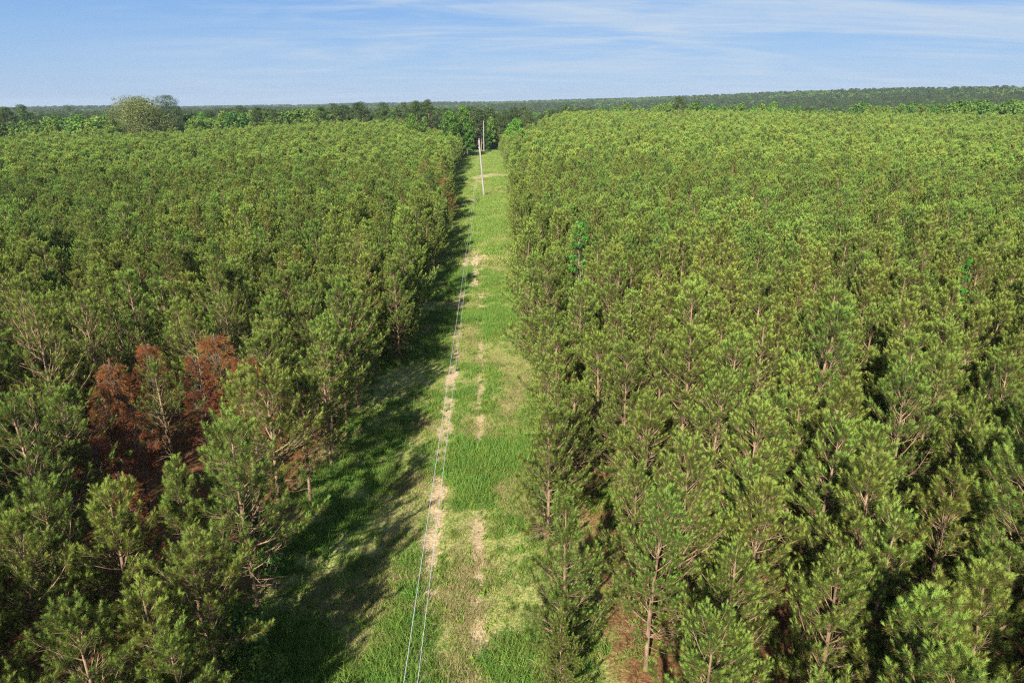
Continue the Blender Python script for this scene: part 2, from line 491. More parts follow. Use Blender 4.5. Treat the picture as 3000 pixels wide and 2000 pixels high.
def scatter(name, protos, pts, rz, scl, idx, tilt=None):
    """ONE object whose points carry the plants of a mass too many to count"""
    n = len(pts)
    me = bpy.data.meshes.new(name)
    me.vertices.add(n); me.vertices.foreach_set('co', np.asarray(pts, np.float32).ravel())
    rot = np.zeros((n, 3), np.float32); rot[:, 2] = rz
    if tilt is not None: rot[:, :2] = tilt
    a_ = me.attributes.new('rot', 'FLOAT_VECTOR', 'POINT'); a_.data.foreach_set('vector', rot.ravel())
    b_ = me.attributes.new('scl', 'FLOAT_VECTOR', 'POINT')
    s = np.asarray(scl, np.float32)
    if s.ndim == 1: s = np.repeat(s[:, None], 3, 1)
    b_.data.foreach_set('vector', s.ravel())
    c_ = me.attributes.new('idx', 'INT', 'POINT'); c_.data.foreach_set('value', np.asarray(idx, np.int32))
    ob = bpy.data.objects.new(name, me); C.objects.link(ob)
    ng = bpy.data.node_groups.new(name + '_nodes', 'GeometryNodeTree')
    ng.interface.new_socket('Geometry', in_out='INPUT', socket_type='NodeSocketGeometry')
    ng.interface.new_socket('Geometry', in_out='OUTPUT', socket_type='NodeSocketGeometry')
    gi = ng.nodes.new('NodeGroupInput'); go = ng.nodes.new('NodeGroupOutput')
    jn = ng.nodes.new('GeometryNodeJoinGeometry')
    def attr(nm, ty):
        q = ng.nodes.new('GeometryNodeInputNamedAttribute'); q.data_type = ty; q.inputs['Name'].default_value = nm
        return q.outputs['Attribute']
    ar, as_, ai = attr('rot', 'FLOAT_VECTOR'), attr('scl', 'FLOAT_VECTOR'), attr('idx', 'INT')
    for k, p in enumerate(protos):
        oi = ng.nodes.new('GeometryNodeObjectInfo'); oi.inputs['Object'].default_value = p; oi.inputs['As Instance'].default_value = True
        cp = ng.nodes.new('FunctionNodeCompare'); cp.data_type = 'INT'; cp.operation = 'EQUAL'
        ins = [q for q in cp.inputs if q.type == 'INT']
        ng.links.new(ai, ins[0]); ins[1].default_value = k
        ip = ng.nodes.new('GeometryNodeInstanceOnPoints')
        ng.links.new(gi.outputs[0], ip.inputs['Points']); ng.links.new(cp.outputs[0], ip.inputs['Selection'])
        ng.links.new(oi.outputs['Geometry'], ip.inputs['Instance'])
        ng.links.new(ar, ip.inputs['Rotation']); ng.links.new(as_, ip.inputs['Scale'])
        ng.links.new(ip.outputs[0], jn.inputs[0])
    ng.links.new(jn.outputs[0], go.inputs[0])
    md = ob.modifiers.new('scatter', 'NODES'); md.node_group = ng
    return ob
def proto(name, me):
    return bpy.data.objects.new(name, me)

# ------------------------------------------------------------------ ground
naz, nr = 540, 230
azs = np.linspace(-math.pi, math.pi, naz, endpoint=False)
rs = np.concatenate([[0.0], np.geomspace(3, 5200, nr)])
X = (rs[:, None] * np.sin(azs)[None]); Y = (rs[:, None] * np.cos(azs)[None])
Z = terrain(X, Y)
rel = X - xc(Y)
rut = np.exp(-((rel + 2.0) / 0.35) ** 2) + np.exp(-((rel + 0.3) / 0.35) ** 2)
Z = Z - 0.07 * rut * (rs[:, None] < 280) + (vnoise(X, Y, 0.9) - 0.5) * 0.12 * (rs[:, None] < 120)
V = np.stack([X, Y, Z], -1).reshape(-1, 3)
i = np.arange(nr)[:, None] * naz; j = np.arange(naz)[None]; k = (j + 1) % naz
F = np.stack([i + j, i + naz + j, i + naz + k, i + k], -1).reshape(-1, 4)
g = Geo(); g.add(V, F, (0.2, 0.2, 0.1))
MAT_GROUND, t, o = new_mat('ground_soil_grass_straw')
geo_n = t.nodes.new('ShaderNodeNewGeometry')
sep = t.nodes.new('ShaderNodeSeparateXYZ'); t.links.new(geo_n.outputs['Position'], sep.inputs[0])
def mm(op, a, b=None, c=None, clamp=False): return M(op, a, b, c, clamp, t)
relx = mm('ADD', mm('ADD', sep.outputs['X'], 0.1), mm('MULTIPLY', sep.outputs['Y'], 0.0395))
def tn(scale, detail=5, rough=0.6, sy=1.0):
    mp = t.nodes.new('ShaderNodeMapping'); mp.inputs['Scale'].default_value = (1, sy, 1)
    t.links.new(geo_n.outputs['Position'], mp.inputs[0])
    n_ = t.nodes.new('ShaderNodeTexNoise'); n_.inputs['Scale'].default_value = scale; n_.inputs['Detail'].default_value = detail; n_.inputs['Roughness'].default_value = rough
    t.links.new(mp.outputs[0], n_.inputs['Vector'])
    return n_.outputs['Fac']
def sst(v, lo, hi):
    q = t.nodes.new('ShaderNodeMapRange'); q.interpolation_type = 'SMOOTHSTEP'
    q.inputs['From Min'].default_value = lo; q.inputs['From Max'].default_value = hi
    t.links.new(v, q.inputs['Value']); return q.outputs[0]
def mixc_(f, a_, b_):
    q = t.nodes.new('ShaderNodeMixRGB')
    if hasattr(f, 'links'): t.links.new(f, q.inputs[0])
    else: q.inputs[0].default_value = f
    for v, s_ in ((a_, 1), (b_, 2)):
        if isinstance(v, tuple): q.inputs[s_].default_value = (*v, 1)
        else: t.links.new(v, q.inputs[s_])
    return q.outputs[0]
fine, midn, big = tn(9, 6, 0.7), tn(1.6, 5), tn(0.22, 4)
turf = mixc_(sst(fine, 0.38, 0.62), (0.15, 0.19, 0.04), (0.42, 0.41, 0.15))
turf = mixc_(mm('MULTIPLY', sst(midn, 0.52, 0.70), 0.35), turf, (0.36, 0.29, 0.14))
turf = mixc_(mm('MULTIPLY', sst(sep.outputs['Y'], 165.0, 200.0), 0.75), turf, (0.36, 0.42, 0.14))
sand = mixc_(sst(fine, 0.3, 0.7), (0.38, 0.28, 0.15), (0.66, 0.51, 0.32))
straw = mixc_(sst(fine, 0.35, 0.65), (0.105, 0.050, 0.025), (0.30, 0.145, 0.070))
straw = mixc_(mm('MULTIPLY', sst(midn, 0.55, 0.75), 0.5), straw, (0.05, 0.04, 0.025))
ctr = mm('SUBTRACT', 2.0, mm('MULTIPLY', sst(sep.outputs['Y'], 70.0, 130.0), 1.4))
edge = mm('ADD', mm('ABSOLUTE', mm('ADD', relx, ctr)), mm('MULTIPLY', mm('SUBTRACT', midn, 0.5), 3.0))
instrip = mm('SUBTRACT', 1.0, sst(edge, 4.9, 6.6))
def gauss(c, w_):
    d_ = mm('DIVIDE', mm('ADD', relx, -c), w_)
    return mm('POWER', 2.718, mm('MULTIPLY', mm('MULTIPLY', d_, d_), -1.0))
tr1 = mm('ADD', mm('MULTIPLY', gauss(-2.05, 0.36), 0.60), mm('MULTIPLY', gauss(-0.3, 0.30), 0.50))
patch = sst(sep.outputs['Y'], 120.0, 150.0)
sandm = sst(mm('ADD', mm('ADD', mm('MULTIPLY', midn, 0.75), mm('MULTIPLY', big, 0.45)), mm('ADD', mm('MULTIPLY', tr1, 0.55), mm('MULTIPLY', mm('MULTIPLY', patch, mm('SUBTRACT', 1.0, sst(sep.outputs['Y'], 175.0, 190.0))), 0.10))), 0.70, 0.82)
floor_c = mixc_(instrip, straw, mixc_(sandm, turf, sand))
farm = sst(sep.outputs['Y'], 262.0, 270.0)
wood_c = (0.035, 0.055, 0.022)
p = t.nodes.new('ShaderNodeBsdfPrincipled'); p.inputs['Roughness'].default_value = 0.95; p.inputs['Specular IOR Level'].default_value = 0.1
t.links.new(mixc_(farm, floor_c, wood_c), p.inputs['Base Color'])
bmp = t.nodes.new('ShaderNodeBump'); bmp.inputs['Strength'].default_value = 0.7; bmp.inputs['Distance'].default_value = 0.08
t.links.new(mm('ADD', fine, midn), bmp.inputs['Height']); t.links.new(bmp.outputs[0], p.inputs['Normal'])
t.links.new(p.outputs[0], o.inputs['Surface'])
ground = bpy.data.objects.new('ground', g.mesh('ground', [MAT_GROUND], True)); C.objects.link(ground)
tag(ground, kind='structure')

# ------------------------------------------------------------------ where the young pines stand
def back_edge(x, y):
    q = x / np.maximum(y, 1)
    left = np.interp(q, [-0.8, -0.46, -0.33, -0.17, -0.06], [286, 290, 300, 310, 262])
    right = np.interp(q, [-0.06, 0.0, 0.06, 0.12, 0.8], [262, 300, 350, 375, 350])
    return np.where(q < -0.04, left, right)
def in_plantation(x, y):
    rel_ = x - xc(y)
    jl = (vnoise(x * 0, y, 7) - 0.5) * 1.6; jr = (vnoise(x * 0 + 50, y, 6) - 0.5) * 1.4
    left_e = np.interp(y, [-20, 8, 15, 24, 34, 46, 58, 70, 90, 120, 150], [-9.5, -8.2, -6.9, -6.4, -5.8, -5.1, -5.3, -4.5, -5.0, -6.2, -7.2])
    right_e = np.interp(y, [-20, 15, 30, 60, 95, 120, 150], [5.0, 3.7, 3.0, 2.9, 3.6, 5.2, 5.8])
    strip = (rel_ > left_e + jl * 0.7) & (rel_ < right_e + jr * 0.6)
    # a denser clump narrows the strip half way, then it opens again
    return (~strip) & (np.hypot(x, y) < back_edge(x, y))

def px_thing(fx, fy, h, *a_, **k_):
    x, y = at_pixel(fx, fy, h); z = zt(x, y); x, y = at_pixel(fx, fy, h + z)
    return x, y
shrubs = [  # tip pixel, height, width, leaves, size, colour, label
    (560, 1125, 3.8, 1.7, 2400, 0.12, (0.09, 0.20, 0.03), 'slim sweetgum sapling with bright star leaves between the lower left pines'),
    (612, 1192, 2.8, 0.9, 600, 0.12, (0.12, 0.25, 0.035), 'small pale green sapling just right of the sweetgum sapling'),
    (520, 1365, 3.0, 2.0, 1500, 0.16, (0.085, 0.18, 0.03), 'shrub with large oval leaves under the bottom left pines'),
    (580, 1490, 1.9, 1.8, 2600, 0.09, (0.17, 0.26, 0.04), 'yellow green small leaved bush at the bottom left of the strip'),
    (375, 1510, 3.8, 0.8, 160, 0.18, (0.17, 0.30, 0.02), 'thin light green sapling low at the bottom left'),
    (1240, 318, 8.8, 6.5, 5200, 0.34, (0.07, 0.17, 0.028), 'dark glossy broadleaf tree among pines right of the leaning pole'),
    (1225, 372, 6.5, 5.0, 2200, 0.32, (0.07, 0.16, 0.028), 'low dark broadleaf clump in front of the glossy broadleaf tree'),
    (1335, 490, 8.0, 2.2, 1100, 0.2, (0.09, 0.22, 0.03), 'slender bright sapling poking through the right stand'),
    (2290, 318, 9.8, 2.6, 500, 0.4, (0.09, 0.2, 0.02), 'small broadleaf top among the far right pines'),
    (2230, 560, 9.0, 1.2, 300, 0.25, (0.07, 0.2, 0.02), 'narrow green sapling high in the right stand'),
]
forced = [  # tip pixel in the 2352 px view, height, variant
    (1940, 1262, 9.3, 0), (2148, 812, 11.2, 1), (1520, 1120, 9.0, 2), (1492, 905, 9.8, 3), (1380, 765, 9.8, 4),
    (1500, 715, 9.8, 5), (1985, 605, 10.2, 6), (2325, 1330, 9.6, 7), (620, 690, 10.0, 2), (548, 850, 9.6, 3),
    (240, 1110, 9.4, 0), (398, 1075, 9.2, 4), (18, 1195, 9.3, 5), (90, 560, 10.2, 6), (432, 700, 10.2, 1),
    (105, 905, 9.8, 7), (800, 660, 10.0, 0), (735, 770, 9.4, 6), (1262, 920, 6.2, 10), (1300, 1150, 5.6, 11), (1290, 1420, 3.2, 12),
    (440, 1250, 6.0, 16), (330, 1335, 6.0, 3), (160, 1385, 6.2, 5), (395, 1450, 5.2, 15), (1650, 870, 9.6, 1), (1785, 640, 10.1, 4), (2240, 930, 10.2, 0), (1700, 1250, 8.8, 3), (2060, 1180, 9.6, 6),
]
P = []
for fx, fy, fh, fv in forced:
    fh *= 0.68 if fh > 7 else 1.0
    x, y = at_pixel(fx, fy, fh)
    x, y = at_pixel(fx, fy, fh + zt(x, y))
    P.append((x, y, fh / 7.2, fv, 1))
reds = [(255, 800, 6.6), (300, 905, 6.0), (490, 735, 7.6), (210, 960, 5.8), (562, 790, 7.0), (330, 760, 6.4), (270, 1060, 5.2), (450, 790, 6.6), (225, 850, 5.2), (40, 850, 5.4)]
REDP = []
for fx, fy, fh in reds:
    fh = fh * 0.84; fy += 25
    x, y = at_pixel(fx, fy, fh); REDP.append((x, y, fh))
# rows run beside the strip; positions jittered, a few trees missing
sx, sy = 2.15, 2.0
gx, gy = np.meshgrid(np.arange(-330, 330, sx), np.arange(-26, 420, sy), indexing='ij')
gx = gx + xc(gy) + rng.normal(size=gx.shape) * 0.42; gy = gy + rng.normal(size=gy.shape) * 0.60
gx, gy = gx.ravel(), gy.ravel()
ok = in_plantation(gx, gy) & (np.abs(gx) < (gy + 30) * 0.80 + 14) & (rng.random(len(gx)) > 0.025)
gx, gy = gx[ok], gy[ok]
fp = np.array([(p_[0], p_[1]) for p_ in P] )
d = np.hypot(gx[:, None] - fp[:, 0], gy[:, None] - fp[:, 1]).min(1)
rp = np.array([(p_[0], p_[1]) for p_ in REDP])
d2 = np.hypot(gx[:, None] - rp[:, 0], gy[:, None] - rp[:, 1]).min(1)
ds = np.full(len(gx), 9e9)
for sh in shrubs:
    sx_, sy_ = px_thing(*sh[:3]); ds = np.minimum(ds, np.hypot(gx - sx_, gy - sy_ + 0.15 * sh[3]) / (sh[3] * 0.5 + 0.7))
dfr = np.full(len(gx), 9e9)        # open room on the near side of the dead trees
for p_ in REDP:
    n_ = math.hypot(p_[0], p_[1]); ax_, ay_ = p_[0] / n_, p_[1] / n_
    al = (p_[0] - gx) * ax_ + (p_[1] - gy) * ay_; la = np.abs((gx - p_[0]) * ay_ - (gy - p_[1]) * ax_)
    dfr = np.where((al > 0) & (al < 3.2) & (la < 0.95), 0, dfr)
ok = (dfr > 0) & (d > 1.4) & (d2 > 1.1) & (ds > 1.0)
gx, gy, d2 = gx[ok], gy[ok], d2[ok]
hh = 6.25 + 1.3 * (vnoise(gx, gy, 22) - 0.5) + rng.normal(size=len(gx)) * 0.66 + (rng.random(len(gx)) < 0.03) * 1.2
edge_r = np.abs(gx - xc(gy) + 0.8)
rg = gx - xc(gy)
is_edge = ((rg > 0) & (rg < 6.6)) | ((rg < 0) & (rg > -7.6) & (gy > 40))
hh = np.where((rg > 0) & (rg < 6.4), hh - rng.random(len(gx)) * 1.9, hh)
hh = np.where(d2 < 3.0, hh - 0.4, hh)
NV = 10
vary = np.where((rg < -7) & (rg > -11.5) & (gy < 38), rng.integers(15, 17, len(gx)), np.where(is_edge, rng.integers(10, 13, len(gx)), np.where((d2 < 4.5) & (rng.random(len(gx)) < 0.85), rng.integers(13, 15, len(gx)), rng.integers(0, NV, len(gx)))))
allx = np.concatenate([[p_[0] for p_ in P], gx]); ally = np.concatenate([[p_[1] for p_ in P], gy])
alls = np.concatenate([[p_[2] for p_ in P], hh / 7.2]); allv = np.concatenate([[p_[3] for p_ in P], vary])
isf = np.concatenate([np.ones(len(P)), np.zeros(len(gx))])
allz = terrain(allx, ally) - 0.05
allr = rng.random(len(allx)) * 6.283
u, w, f = project(allx, ally, allz + alls * 7.2)
ubase, wbase, fb = project(allx, ally, allz + alls * 5)
vis = (f > 4) & (u > 0.005) & (u < 0.995) & (w > 0.0) & (w < 0.985)
order = np.where(vis, f, 1e9)
order = order - isf * 1000 * vis
sel = np.argsort(order)[:300]
near = np.zeros(len(allx), bool); near[sel] = True

specs = [dict(rmax=2.3), dict(rmax=2.5, sparse=0.85), dict(rmax=2.1), dict(rmax=2.4, crown_base=0.18), dict(rmax=2.2, sparse=1.15),
         dict(rmax=2.2, crown_base=0.28), dict(rmax=2.0, sparse=0.9), dict(rmax=2.3, lean=0.035), dict(rmax=2.0, crown_base=0.36), dict(rmax=1.9, lean=0.04),
         dict(rmax=2.5, crown_base=0.06, sparse=1.1), dict(rmax=2.3, crown_base=0.07, sparse=1.2), dict(rmax=2.6, crown_base=0.05), dict(rmax=2.2, sparse=0.45, crown_base=0.25), dict(rmax=2.4, sparse=0.4, lean=0.04),
         dict(rmax=2.6, crown_base=0.34), dict(rmax=2.5, crown_base=0.42, lean=0.03)]
near_m, mid_p, far_p = [], [], []
for k_ in range(NV + 7):
    wg, lg = make_pine(100 + k_, lod=0, **specs[k_])
    near_m.append((wg.mesh('pine_trunk', [MAT_BARK]), lg.mesh('pine_crown', [MAT_NEEDLE])))
    gm = merge(wg, Geo()) if False else None
near_p = []
for k_ in range(5):
    wg, lg = make_pine(150 + k_, lod=0, **specs[k_])
    for q_ in range(len(lg.f)): lg.f[q_] = (lg.f[q_][0], 1)
    near_p.append(proto('young_pine_close', merge(wg, lg).mesh('young_pine_close', [MAT_BARK, MAT_NEEDLE])))
for k_ in range(8):
    wg, lg = make_pine(200 + k_, lod=1, **specs[k_ if k_ < 6 else k_ + 4])
    mid_p.append(proto('young_pine_mid', merge(wg, lg).mesh('young_pine_mid', [MAT_BARK, MAT_NEEDLE])))
for k_ in range(5):
    wg, lg = make_pine(300 + k_, lod=2, **specs[k_])
    far_p.append(proto('young_pine_far', merge(wg, lg).mesh('young_pine_far', [MAT_BARK, MAT_NEEDLE])))

# the 300 pines that show largest, each a thing of its own
def near_words(i_):
    rel_ = allx[i_] - float(xc(ally[i_]))
    s_ = alls[i_] * 7.2
    size = 'tall' if s_ > 6.9 else ('short' if s_ < 5.6 else 'young')
    if -9.6 < rel_ < 0: where = 'on left edge of grass strip'
    elif 0 < rel_ < 6.6: where = 'on right edge of grass strip'
    elif rel_ < 0: where = 'in the left stand'
    else: where = 'in the right stand'
    return size, where
seen = set()
for i_ in sel:
    v = int(allv[i_])
    root = empty('young_pine', (allx[i_], ally[i_], allz[i_]), allr[i_], float(alls[i_]))
    child('trunk', near_m[v][0], root); child('crown', near_m[v][1], root)
    size, where = near_words(i_)
    uu, ww = float(u[i_]), float(w[i_])
    lab = f"{size} pine {where}, tip {int(round(uu*100))} percent across and {int(round(ww*100))} down"
    if lab in seen:
        for adj in ('nearer', 'farther'):
            l2 = f"{adj} {lab}"
            if l2 not in seen: lab = l2; break
    seen.add(lab)
    tag(root, lab, 'pine tree', 'young pines of the plantation')

# all the other pines of the plantation: one mass
rest = ~near
dist = np.hypot(allx, ally)
tier = np.where(dist < 85, 0, 1)
protos = [proto('young_pine_near', merge(*[Geo(), Geo()]).mesh('x', [])) ] if False else []
nm = rest & (dist < 120); nf = rest & (dist >= 120)
idx = np.where(dist < 130, np.where(allv >= 10, rng.integers(6, 8, len(allx)), rng.integers(0, 6, len(allx))), 8 + rng.integers(0, 5, len(allx)))
idx = np.where(dist < 42, 13 + rng.integers(0, 5, len(allx)), idx)
m_ = rest
tl = rng.normal(size=(m_.sum(), 2)) * 0.03
pl = scatter('pine_plantation', mid_p + far_p + near_p, np.stack([allx, ally, allz], 1)[m_], allr[m_], alls[m_], idx[m_], tl)
tag(pl, 'dense plantation of young green pines stretching to the far woods', 'pine plantation', kind='stuff')

# dead red pines among the left stand
dead_m = []
for k_ in range(3):
    wg, lg = make_pine(400 + k_, lod=0, rmax=1.9, sparse=1.3, crown_base=0.22, dead_tree=True)
    dead_m.append((wg.mesh('dead_trunk', [MAT_BARKG]), lg.mesh('dead_crown', [MAT_DEAD])))
far_reds = [(985, 290, 9.2), (1012, 372, 8.6), (970, 372, 8.4), (1020, 405, 8.0)]
for q, (fx, fy, fh) in enumerate(reds + far_reds):
    fh = fh * (0.84 if q < len(reds) else 0.82)
    if q < len(reds): fy += 25
    x, y = at_pixel(fx, fy, fh)
    root = empty('dead_pine', (x, y, zt(x, y) - 0.05), q * 1.7, fh / 7.2)
    child('trunk', dead_m[q % 3][0], root); child('crown', dead_m[q % 3][1], root)
    uu, ww, _ = project(np.array(x), np.array(y), np.array(zt(x, y) + fh))
    where = 'among green pines' if q < len(reds) else 'by the far strip'
    tag(root, f"rust red dead pine {where}, {int(round(float(uu)*100))} percent across, {int(round(float(ww)*100))} down", 'dead tree', 'red dead pines')

# ------------------------------------------------------------------ utility poles and wires
def make_pole(x, y, zg, hp, dx, label):
    root = empty('utility_pole', (x, y, zg)); tag(root, label, 'utility pole', 'wooden power poles down the strip')
    g = Geo(); n_ = 14
    P_ = [[dx * (q / n_), 0, -0.3 + (hp + 0.3) * q / n_] for q in range(n_ + 1)]
    g.tube(P_, np.linspace(0.175, 0.125, n_ + 1), 18)
    s_ = child('shaft', g.mesh('pole_shaft', [MAT_POLE], True), root)
    g = Geo(); g.tube([[dx, 0, hp - 0.02], [dx, 0, hp + 0.12]], [0.02, 0.02], 8); g.tube([[dx, 0, hp + 0.10], [dx, 0, hp + 0.14], [dx, 0, hp + 0.2], [dx, 0, hp + 0.26]], [0.04, 0.075, 0.06, 0.03], 12)
    child('insulator', g.mesh('pole_insulator', [MAT_CERAMIC], True), root)
    fx = dx * (hp - 1.3) / hp
    g = Geo(); g.tube([[fx - 0.10, 0, hp - 1.3], [fx - 0.22, 0, hp - 1.3]], [0.015, 0.015], 8)
    g.tube([[fx - 0.20, 0, hp - 1.38], [fx - 0.20, 0, hp - 1.34], [fx - 0.20, 0, hp - 1.25], [fx - 0.20, 0, hp - 1.21]], [0.02, 0.05, 0.05, 0.02], 10)
    child('neutral_spool', g.mesh('pole_spool', [MAT_CERAMIC], True), root)
    for zb in (hp - 0.35, hp - 1.3):
        g = Geo(); xx = dx * zb / hp; g.tube([[xx, -0.16, zb], [xx, 0.17, zb]], [0.016, 0.016], 6)
        child('bolt', g.mesh('pole_bolt', [MAT_RUST]), root)
    return Vector((x + dx, y, zg + hp + 0.2)), Vector((x + fx - 0.2, y, zg + hp - 1.3))
x1, y1 = at_pixel(1112, 452, 0.0)
z1 = zt(x1, y1)
x1, y1 = at_pixel(1112, 452, z1)
pA, nA = make_pole(x1, y1, z1, 10.0, -0.78, 'pale grey wooden pole leaning left on the grass strip, the nearer of the two')
x2, y2 = at_pixel(1111.5, 348, 0.0); z2 = zt(x2, y2); x2, y2 = at_pixel(1111.5, 348, z2)
pB, nB = make_pole(x2, y2, z2, 10.5, 0.0, 'thin upright wooden pole at the far end of the clearing before the woods')
def wire(name, pts, rad, label):
    g = Geo(); g.tube(np.array(pts), np.full(len(pts), rad), 6)
    o_ = bpy.data.objects.new(name, g.mesh(name, [MAT_WIRE], True)); C.objects.link(o_)
    tag(o_, label, 'power line', 'wires along the strip'); return o_
yE = y1 - 150
for (a_, b_, dz0, lab) in ((pA, pB, 0.0, 'upper pale power wire, the left of the pair running over the strip'),
                           (nA, nB, 1.3, 'lower pale power wire, the right of the pair running over the strip')):
    pts = []
    for q in range(81):
        s_ = q / 80; yy = a_.y + (yE - a_.y) * s_
        xx = a_.x + (-(1.13 + 0.0385 * yE) - a_.x) * s_
        zz_ = a_.z + ((H - 5.6 - dz0) - a_.z) * s_ - 2.0 * 4 * s_ * (1 - s_) * (1.03 if dz0 else 1.0)
        pts.append((xx, yy, zz_))
    pts = pts[::-1]
    for q in range(1, 41):
        s_ = q / 40; p_ = a_.lerp(b_, s_); pts.append((p_.x, p_.y, p_.z - 1.2 * 4 * s_ * (1 - s_)))
    wire('power_wire', pts, 0.0042, lab)

# ------------------------------------------------------------------ broadleaf saplings and shrubs in and beside the stand
def broad_thing(name, cat, label, group, x, y, h, w, n, size, col, seed, base=0.1, lobes=12, tr=0.06, rz=0.0, shape=1.0, zoff=0.0):
    wg, lg = make_broadleaf(seed, h, w, n, size, col, base, lobes, 0, tr, shape)
    root = empty(name, (x, y, zt(x, y) - 0.05 + zoff), rz)
    child('trunk', wg.mesh(name + '_trunk', [MAT_BARKG]), root); child('crown', lg.mesh(name + '_crown', [MAT_LEAF]), root)
    return tag(root, label, cat, group)
GL_ = (0.075, 0.19, 0.022)
for q, (fx, fy, h_, w_, n_, s_, c_, lab) in enumerate(shrubs):
    x, y = px_thing(fx, fy, h_)
    broad_thing('broadleaf_sapling' if h_ > 2.7 and q not in (2,) else 'leafy_bush', 'sapling' if h_ > 2.7 and q not in (2,) else 'bush', lab, None, x, y, h_, w_, n_, s_, c_, 500 + q, 0.06, 17, 0.05, q)

# ------------------------------------------------------------------ woods behind: named trees
def top_at(fx, fy, D):
    """top pixel and distance ahead -> x, y, height over ground"""
    dx_, dy_, dz_ = dirs(fx, fy); s_ = D / dy_
    x, y, z = dx_ * s_, D, H + dz_ * s_
    return x, y, z - zt(x, y)
DK = (0.085, 0.135, 0.038); HW = (0.12, 0.26, 0.03); HL = (0.17, 0.29, 0.045); OAKC = (0.20, 0.235, 0.07)
named = [  # kind, top px, distance, width, colour, n, label
    ('oak', 312, 218, 205, 18.5, OAKC, 17000, 'wide pale olive oak standing above the far left pines'),
    ('pine', 381, 217, 208, 9.5, DK, 5600, 'tall dark pine touching the right side of the wide oak'),
    ('pine', 45, 239, 200, 6.5, DK, 4600, 'dark pine second from the left border of the photo'),
    ('pine', 8, 244, 196, 6.5, DK, 4600, 'dark pine cut by the left border of the photo'),
    ('thin', 157, 238, 214, 6.0, DK, 1300, 'thin crowned dark tree above bright hardwoods at far left'),
    ('hard', 172, 262, 208, 8.5, HW, 5200, 'bright green hardwood below the thin crowned tree'),
    ('hard', 122, 268, 206, 7.5, (0.06, 0.14, 0.02), 4200, 'darker green hardwood left of the bright one at far left'),
    ('hard', 215, 283, 204, 6.0, (0.08, 0.15, 0.03), 3200, 'dull green hardwood just left of the wide oak'),
    ('hard', 250, 300, 200, 5.0, OAKC, 2500, 'small pale shrubby tree at the foot of the wide oak'),
    ('hard', 425, 262, 215, 6.5, HL, 3600, 'light green hardwood right of the oak and pine pair'),
    ('hard', 462, 250, 224, 5.5, HW, 3200, 'narrow bright hardwood beside a dark pine, left of centre'),
    ('pine', 480, 252, 226, 6.5, DK, 4200, 'dark round topped pine right of the narrow bright hardwood'),
    ('pine', 590, 244, 262, 7.0, DK, 3600, 'dark pine on the left skyline between oak and strip'),
    ('pine', 628, 250, 266, 6.5, DK, 3400, 'dark pine next right of the left skyline pine'),
    ('pine', 735, 242, 280, 7.5, DK, 3800, 'first dark pine of the skyline group left of the strip'),
    ('pine', 775, 243, 284, 7.0, DK, 3600, 'second dark pine of the skyline group left of the strip'),
    ('pine', 818, 235, 290, 7.5, DK, 3800, 'round topped dark pine rising above the left skyline'),
    ('pine', 880, 246, 285, 7.5, DK, 3600, 'broad dark pine between the round topped pine and twin pines'),
    ('pine', 955, 230, 285, 8.5, DK, 4600, 'left and broader of the twin tall pines before the strip end'),
    ('pine', 983, 227, 288, 6.5, DK, 4000, 'right and taller of the twin tall pines before the strip end'),
    ('hard', 945, 256, 240, 6.5, HW, 4600, 'leafy green hardwood in front of the twin tall pines'),
    ('hard', 975, 262, 244, 4.0, HL, 2200, 'small light hardwood right of the leafy one by the twin pines'),
    ('hard', 1032, 247, 226, 8.0, (0.085, 0.21, 0.028), 6500, 'large dark green hardwood left of the far clearing'),
    ('hard', 1063, 234, 236, 7.0, (0.10, 0.22, 0.025), 6000, 'tallest bright hardwood by the left of the far clearing'),
    ('hard', 1072, 276, 229, 5.2, (0.08, 0.20, 0.025), 4200, 'leafy hardwood at the corner of the far clearing'),
    ('pine', 1100, 250, 275, 7.0, DK, 3600, 'dark pine behind the tall bright hardwood'),
    ('hard', 1128, 264, 266, 5.0, HW, 4200, 'green hardwood directly behind the far pole'),
    ('hard', 1118, 300, 263, 3.6, (0.05, 0.15, 0.02), 2200, 'low dark broadleaf beside the foot of the far pole'),
    ('pine', 1150, 262, 268, 6.5, (0.075, 0.11, 0.03), 3800, 'olive pine right behind the far pole'),
    ('hard', 1185, 266, 226, 7.5, (0.15, 0.30, 0.035), 5600, 'bright hardwood on the right side of the far clearing'),
    ('pine', 1165, 256, 290, 8.0, DK, 3400, 'dark rounded pine behind the right side of the clearing'),
    ('pine', 1215, 254, 296, 8.0, DK, 3400, 'dark pine next right of the rounded clearing pine'),
    ('pine', 1561, 221, 330, 7.5, DK, 4600, 'lone dark pine standing above the right plantation skyline'),
    ('hard', 1664, 238, 380, 4.0, HW, 1600, 'small green spire right of the lone dark pine'),
]
